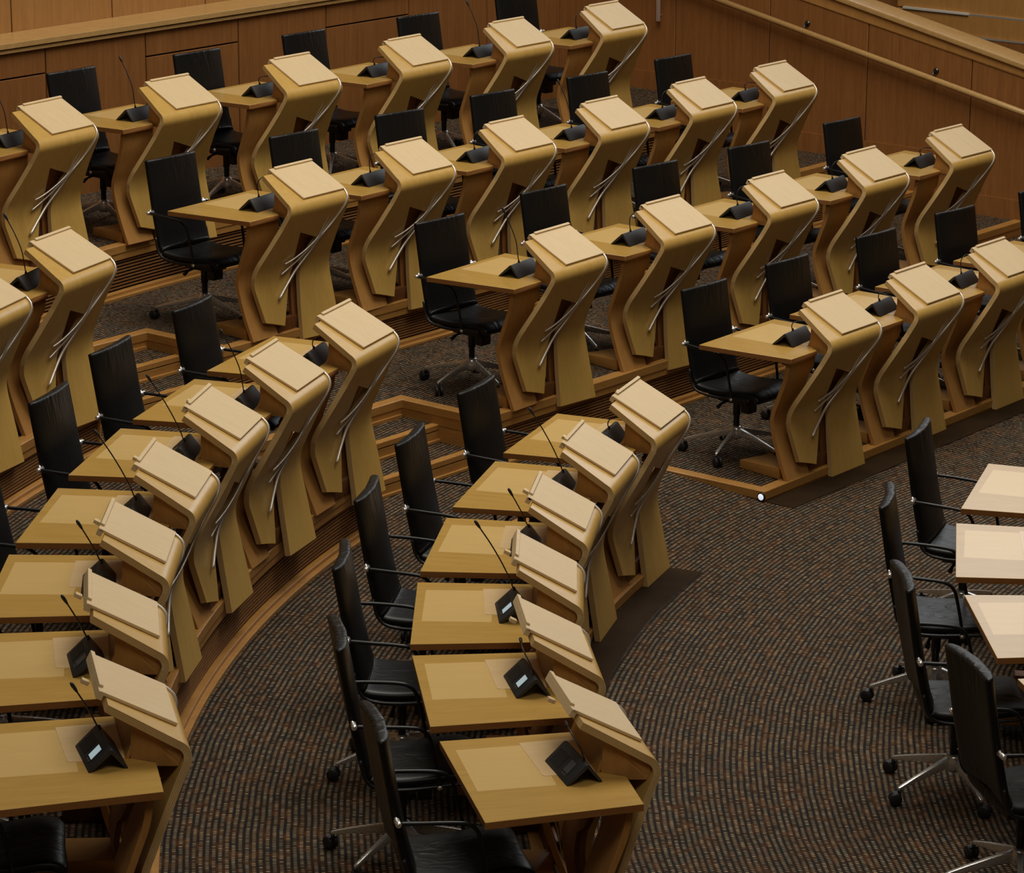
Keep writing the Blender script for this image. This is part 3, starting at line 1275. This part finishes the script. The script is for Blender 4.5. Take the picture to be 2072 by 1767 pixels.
def make_mic(kind, lit, yn):
    root = empty('conference_microphone')
    q = MB()
    h = 0.135
    sec = [(-0.074, 0.0), (-0.070, 0.007), (0.004, 0.075), (0.012, 0.079), (0.021, 0.075), (0.071, 0.008), (0.074, 0.0), (0.063, 0.0), (0.013, 0.063), (-0.060, 0.0)]
    n = len(sec)
    vs = [(a, -h, b) for a, b in sec] + [(a, h, b) for a, b in sec]
    fs = [(i, (i + 1) % n, n + (i + 1) % n, n + i) for i in range(n)]
    fs += [(9, 0, 1, 2, 3, 4, 8), (8, 4, 5, 6, 7)]
    fs += [tuple(n + k for k in (8, 4, 3, 2, 1, 0, 9)), tuple(n + k for k in (7, 6, 5, 4, 8))]
    q.add(vs, fs, 0)
    parts = [q.build('console', CONSOLE, root, bevel=0.002, segs=2)]
    # member-side face frame
    a = Vector((-0.070, 0, 0.007))
    b = Vector((0.004, 0, 0.075))
    u = (b - a).normalized()
    nrm = Vector((-u.z, 0, u.x))
    Mf = Matrix(((u.x, 0, nrm.x, a.x), (0, -1, 0, 0), (u.z, 0, nrm.z, a.z), (0, 0, 0, 1)))
    q = MB()
    q.box(0.020, 0.086, 0.016, 0.082, -0.002, 0.0012, 0, Mf)
    q.box(0.010, 0.080, -0.110, -0.012, -0.002, 0.0016, 0, Mf)
    parts.append(q.build('display_frame', PLASTIC, parts[0], bevel=0.0006, segs=1))
    q = MB()
    q.box(0.026, 0.080, 0.024, 0.074, -0.001, 0.0019, 0, Mf)
    parts.append(q.build('display', LCD_ON if lit else LCD_OFF, parts[0]))
    for yb in (0.040, 0.060):
        q = MB()
        q.lathe([(0.0055, -0.001), (0.0055, 0.002), (0.0, 0.0028)], 12, M=Mf @ Matrix.Translation((0.014, yb, 0)))
        parts.append(q.build('button', BUTTON, parts[0]))
    # gooseneck
    k = kind
    if k == 'long':
        pts = [(0.012, yn, 0.074), (0.004, yn, 0.13), (-0.012, yn + 0.004, 0.21), (-0.050, yn + 0.004, 0.30), (-0.094, yn, 0.385)]
    elif k == 'longback':
        pts = [(0.012, yn, 0.074), (-0.008, yn, 0.13), (-0.045, yn, 0.21), (-0.095, yn, 0.30), (-0.150, yn, 0.385)]
    elif k == 'short':
        pts = [(0.012, yn, 0.074), (0.0, yn, 0.10), (-0.022, yn, 0.15), (-0.048, yn, 0.20), (-0.072, yn, 0.243)]
    elif k == 'hook':
        pts = [(0.012, yn, 0.074), (0.004, yn, 0.105), (0.012, yn + 0.010, 0.128), (0.040, yn + 0.045, 0.132), (0.075, yn + 0.100, 0.122)]
    elif k == 'tuck':
        pts = [(0.012, yn, 0.074), (0.004, yn + 0.002, 0.115), (-0.012, yn + 0.015, 0.150), (-0.022, yn + 0.055, 0.178), (-0.015, yn + 0.12, 0.185)]
    else:   # up
        pts = [(0.012, yn, 0.074), (0.006, yn, 0.125), (0.004, yn + 0.008, 0.170), (0.018, yn + 0.040, 0.198), (0.048, yn + 0.085, 0.200)]
    c = catmull(pts, 6)
    m_ = len(c)
    q = MB()
    q.lathe([(0.0, 0.0), (0.008, 0.0), (0.0065, 0.012), (0.0035, 0.020)], 12, c=(pts[0][0], pts[0][1], 0.073))
    q.tube(c, [0.0032] * m_, 8)
    nk = q.build('gooseneck', ARMBLACK, root)
    parts.append(nk)
    d = (c[-1] - c[-4]).normalized()
    q = MB()
    q.tube([c[-1] - d * 0.012, c[-1], c[-1] + d * 0.018, c[-1] + d * 0.030, c[-1] + d * 0.035], [0.004, 0.0065, 0.0078, 0.0065, 0.0025], 12)
    parts.append(q.build('microphone_capsule', PLASTIC, nk))
    reg(*parts)
    return root


# ------------------------------------------------------------------ office chair (origin on the floor below the column)


def pad(line, w, th, cup=0.0, seg=28, edge0=0.35, edge1=0.35):
    """rounded pad swept along a centre line in the xz plane"""
    q = MB()
    n = len(line)
    rings = []
    for i, p in enumerate(line):
        p = Vector(p)
        d = (Vector(line[min(i + 1, n - 1)]) - Vector(line[max(i - 1, 0)])).normalized()
        nn = Vector((d.z, 0, -d.x))
        k = 1.0
        ww = w
        if i == 0:
            k = edge0
            ww = w - 0.008
        elif i == n - 1:
            k = edge1
            ww = w - 0.008
        ring = []
        for j in range(seg):
            t = 2 * pi * j / seg
            cy, sn = cos(t), sin(t)
            y = ww * math.copysign(abs(cy) ** 0.28, cy)
            h_ = th / 2 * k * math.copysign(abs(sn) ** 0.7, sn)
            cu = cup * (1 - (y / w) ** 2)
            ring.append(p + nn * (h_ + cu) + Vector((0, y, 0)))
        rings.append(ring)
    vs = [v for r in rings for v in r]
    fs = []
    for i in range(n - 1):
        for j in range(seg):
            j2 = (j + 1) % seg
            fs.append((i * seg + j, i * seg + j2, (i + 1) * seg + j2, (i + 1) * seg + j))
    fs.append(tuple(range(seg - 1, -1, -1)))
    fs.append(tuple((n - 1) * seg + j for j in range(seg)))
    q.add(vs, fs, 0, True)
    return q


def make_chair():
    root = empty('office_chair')
    parts = []
    back = catmull([(-0.150, 0, 0.468), (-0.172, 0, 0.485), (-0.188, 0, 0.53), (-0.208, 0, 0.62), (-0.232, 0, 0.74), (-0.252, 0, 0.86), (-0.272, 0, 0.98), (-0.281, 0, 1.035)], 3)
    back += [Vector((-0.2835, 0, 1.047)), Vector((-0.284, 0, 1.051))]
    b = pad(back, 0.228, 0.050, cup=0.026, edge1=0.4)
    parts.append(b.build('backrest', LEATHER, root))
    seat = catmull([(-0.165, 0, 0.462), (-0.12, 0, 0.448), (0.0, 0, 0.442), (0.14, 0, 0.452), (0.24, 0, 0.462), (0.295, 0, 0.452), (0.320, 0, 0.425)], 4)
    b = pad(seat, 0.228, 0.056, cup=0.012)
    parts.append(b.build('seat', LEATHER, root))
    for s in (-1, 1):
        q = MB()
        path = [(-0.200, s * 0.236, 0.56), (-0.176, s * 0.238, 0.470), (-0.12, s * 0.238, 0.428), (0.0, s * 0.238, 0.418), (0.16, s * 0.238, 0.430), (0.27, s * 0.238, 0.438)]
        q.tube(catmull(path, 5), 0.008, 8)
        parts.append(q.build('side_frame', ARMBLACK, root))
        q = MB()
        path = [(-0.222, s * 0.262, 0.722), (-0.12, s * 0.268, 0.717), (0.00, s * 0.266, 0.708), (0.055, s * 0.262, 0.695), (0.088, s * 0.258, 0.660), (0.105, s * 0.252, 0.60), (0.125, s * 0.246, 0.50), (0.135, s * 0.242, 0.425)]
        q.tube(catmull(path, 6), 0.0085, 10)
        am = q.build('armrest', ARMBLACK, root)
        parts.append(am)
        q = MB()
        q.tube([(-0.226, s * 0.226, 0.722), (-0.226, s * 0.278, 0.722), (-0.226, s * 0.284, 0.722)], [0.012, 0.012, 0.008], 14)
        q.tube([(-0.234, s * 0.246, 0.742), (-0.226, s * 0.250, 0.722), (-0.218, s * 0.252, 0.705)], [0.005, 0.009, 0.007], 10)
        parts.append(q.build('arm_bracket', CHROME, am))
        q = MB()
        q.lathe([(0.0, 0.0), (0.011, 0.0), (0.011, 0.008), (0.0, 0.010)], 12, M=Matrix.Translation((0.135, s * 0.244, 0.425)) @ Matrix.Rotation(radians(-90 * s), 4, 'X'))
        parts.append(q.build('arm_bolt', CHROME, am))
    q = MB()
    q.box(-0.10, 0.13, -0.075, 0.075, 0.345, 0.425)
    q.box(0.06, 0.125, -0.045, 0.045, 0.285, 0.36)
    q.box(-0.06, 0.06, -0.236, 0.236, 0.405, 0.425)
    tm = q.build('tilt_mechanism', PLASTIC, root, bevel=0.018, segs=3)
    parts.append(tm)
    q = MB()
    q.tube([(-0.02, -0.06, 0.36), (-0.03, -0.12, 0.345), (-0.035, -0.155, 0.325)], [0.008, 0.008, 0.013], 8)
    parts.append(q.build('lever', PLASTIC, tm))
    q = MB()
    q.lathe([(0.024, 0.34), (0.024, 0.255), (0.019, 0.25), (0.019, 0.17)], 18)
    parts.append(q.build('gas_column', ARMBLACK, root))
    q = MB()
    q.lathe([(0.0, 0.182), (0.026, 0.182), (0.034, 0.176), (0.040, 0.165), (0.040, 0.115), (0.030, 0.100), (0.0, 0.100)], 20)
    base = q.build('star_base', CHROME, root)
    parts.append(base)
    for k in range(5):
        a = 2 * pi * k / 5
        M_ = Matrix.Rotation(a, 4, 'Z')
        q = MB()
        sec = [(0.030, 0.172, 0.122, 0.015, 0.011), (0.12, 0.148, 0.106, 0.013, 0.008), (0.23, 0.117, 0.088, 0.011, 0.006), (0.31, 0.092, 0.073, 0.010, 0.006), (0.328, 0.085, 0.069, 0.007, 0.005)]
        vs = []
        for x, zt, zb, wt, wb in sec:
            vs += [M_ @ Vector((x, -wb, zb)), M_ @ Vector((x, wb, zb)), M_ @ Vector((x, wt, zt)), M_ @ Vector((x, -wt, zt))]
        fs = [(0, 1, 2, 3), tuple((len(sec) - 1) * 4 + j for j in (3, 2, 1, 0))]
        for i in range(len(sec) - 1):
            for j in range(4):
                j2 = (j + 1) % 4
                fs.append((i * 4 + j, (i + 1) * 4 + j, (i + 1) * 4 + j2, i * 4 + j2))
        q.add(vs, fs, 0)
        parts.append(q.build('leg', CHROME, base, bevel=0.003, segs=2))
        q = MB()
        ca = a + 0.9 * sin(k * 2.3 + 1)
        cx, cy = 0.320 * cos(a), 0.320 * sin(a)
        Mc = Matrix.Translation((cx + 0.018 * cos(ca), cy + 0.018 * sin(ca), 0.0305)) @ Matrix.Rotation(ca + pi / 2, 4, 'Z') @ Matrix.Rotation(radians(90), 4, 'Y')
        for o_ in (-0.024, 0.006):
            q.lathe([(0.0, o_), (0.026, o_), (0.0300, o_ + 0.004), (0.0300, o_ + 0.014), (0.026, o_ + 0.018), (0.0, o_ + 0.018)], 18, M=Mc)
        q.tube([(cx, cy, 0.075), (cx, cy, 0.05)], 0.009, 8)
        hd = Matrix.Translation((cx + 0.012 * cos(ca), cy + 0.012 * sin(ca), 0.040)) @ Matrix.Rotation(ca + pi / 2, 4, 'Z')
        q.box(-0.020, 0.020, -0.016, 0.016, -0.004, 0.020, 0, hd)
        parts.append(q.build('caster', PLASTIC, base))
    reg(*parts)
    return root


# ------------------------------------------------------------------ placement and labels
ORD = ['first', 'second', 'third', 'fourth', 'fifth', 'sixth', 'seventh']
RIGHTROW = {'1': ('from the left in the back row by the panelled wall', 'in the back row by the panelled wall'),
            '2': ('from the aisle in the second row from the panelled wall', 'in the second row from the wall'),
            '3': ('from the aisle in the third row from the panelled wall', 'in the third row from the wall'),
            '4': ('from the aisle in the front straight row', 'in the front straight row'),
            'a': ('from the aisle in the outermost curved row, left edge', 'at the left edge'),
            'b': ('from the aisle in the middle curved row', 'in the middle curved row'),
            'c': ('from the aisle in the inner curved row', 'in the inner curved row'),
            'd': ('from the top in the curved row at the right edge', 'at the right edge')}
GROUPROW = {'1': 'the back row', '2': 'the second straight row', '3': 'the third straight row', '4': 'the front straight row',
            'a': 'the outermost curved row', 'b': 'the middle curved row', 'c': 'the inner curved row', 'd': 'the right-hand curved row'}


def order(key):
    return ORD['abcdefg'.index(key[1])] if key[0].isdigit() else ORD[int(key[1]) - 1]


def rowof(key):
    return int(key[0]) if key[0].isdigit() else {'a': 2, 'b': 3, 'c': 4, 'd': 4}[key[0]]


desk_proto = make_desk()
used = False
for key, (x, y, t) in DESK.items():
    o = desk_proto if not used else copy_tree(desk_proto)
    used = True
    o.location = (x, y, ROWZ[rowof(key)])
    o.rotation_euler = (0, 0, t)
    tag(o, 'plywood lectern desk, ' + order(key) + ' ' + RIGHTROW[key[0]][0], 'desk', 'lectern desks in ' + GROUPROW[key[0]])

MICKIND = {'1a': ('long', 0), '1b': ('long', 0), '1c': ('hook', 0), '1d': ('hook', 0), '1e': ('long', 0), '1f': ('up', 0),
           '2b': ('up', 0), '2c': ('up', 0), '2d': ('up', 0), '2e': ('long', 0), '2f': ('up', 0), '2g': ('hook', 0),
           '3a': ('long', 0), '3b': ('up', 0), '3c': ('up', 0), '3d': ('up', 0), '3e': ('hook', 0),
           '4a': ('hook', 0), '4b': ('hook', 0), '4c': ('up', 0), '4d': ('up', 0), 'a1': ('long', 0), 'a2': ('hook', 0),
           'b1': ('hook', 0), 'b2': ('long', 0), 'b3': ('longback', 0), 'b4': ('longback', 0), 'b5': ('short', 0), 'b6': ('short', 0), 'b7': ('short', 1),
           'c1': ('hook', 0), 'c2': ('longback', 0), 'c3': ('short', 0), 'c4': ('longback', 1), 'c5': ('tuck', 1), 'c6': ('tuck', 0),
           'd1': ('long', 0), 'd2': ('long', 0), 'd3': ('long', 0), 'd4': ('long', 0)}
KW = {'tuck': 'microphone with neck under lectern', 'long': 'tall gooseneck microphone', 'longback': 'tall leaning microphone', 'short': 'short-necked microphone', 'hook': 'bent-neck microphone', 'up': 'upright-neck microphone'}
NECKY = {'b5': 0.08, 'b6': 0.09, 'b7': 0.09, 'c2': 0.07, 'c3': 0.09, 'c4': 0.10, 'c5': -0.07, 'c6': -0.085, 'b4': 0.03, 'b3': 0.0}
mic_proto = {}
for key, (x, y, t) in DESK.items():
    kd, lit = MICKIND[key]
    yn = NECKY.get(key, -0.03)
    pk = (kd, lit, yn)
    if pk not in mic_proto:
        o = mic_proto[pk] = make_mic(kd, lit, yn)
    else:
        o = copy_tree(mic_proto[pk])
    lx, ly = (-0.333, -0.245) if key[0].isdigit() else (-0.290, -0.248)
    o.location = (x + cos(t) * lx - sin(t) * ly, y + sin(t) * lx + cos(t) * ly, ROWZ[rowof(key)] + 0.8505)
    o.rotation_euler = (0, 0, t + 0.10)
    lb = ('lit-display ' if lit else '') + KW[kd] + ', ' + order(key) + ' ' + RIGHTROW[key[0]][0]
    lb = lb.replace(' from the panelled wall', ' from the wall').replace(', left edge', '').replace('with bent gooseneck', 'on bent neck').replace('with upright gooseneck', 'on upright neck')
    lb = lb.replace('the curved row at the right edge', 'the right-edge curved row')
    tag(o, 'black ' + lb, 'microphone', 'microphones in ' + GROUPROW[key[0]])

chair_proto = make_chair()
STARROT = {'3a': 0.962, '4a': 1.197, '2b': 1.226, 'd3': 1.165, 'd4': 0.545, 'd2': 0.93, 'c4': 1.08, 'c5': 0.18}
used = False
for i, (key, (x, y, t)) in enumerate(CHAIR.items()):
    o = chair_proto if not used else copy_tree(chair_proto)
    used = True
    z = ROWZ[rowof(key)] + (0.0 if key[0] == 'd' else TOP)
    o.location = (x, y, z)
    o.rotation_euler = (0, 0, t)
    for ch in o.children:
        if ch.name.startswith('star_base'):
            ch.rotation_euler = (0, 0, STARROT.get(key, (i * 0.377) % 1.2566))
    lab = 'black leather chair at the ' + order(key) + ' desk ' + RIGHTROW[key[0]][0]
    lab = lab.replace(' from the panelled wall', ' from the wall').replace(' by the panelled wall', ' by the wall').replace(', left edge', '').replace('black leather', 'black').replace('the curved row at the right edge', 'the right-edge curved row')
    tag(o, lab, 'chair', 'swivel chairs in ' + GROUPROW[key[0]])
bpy.context.view_layer.update()
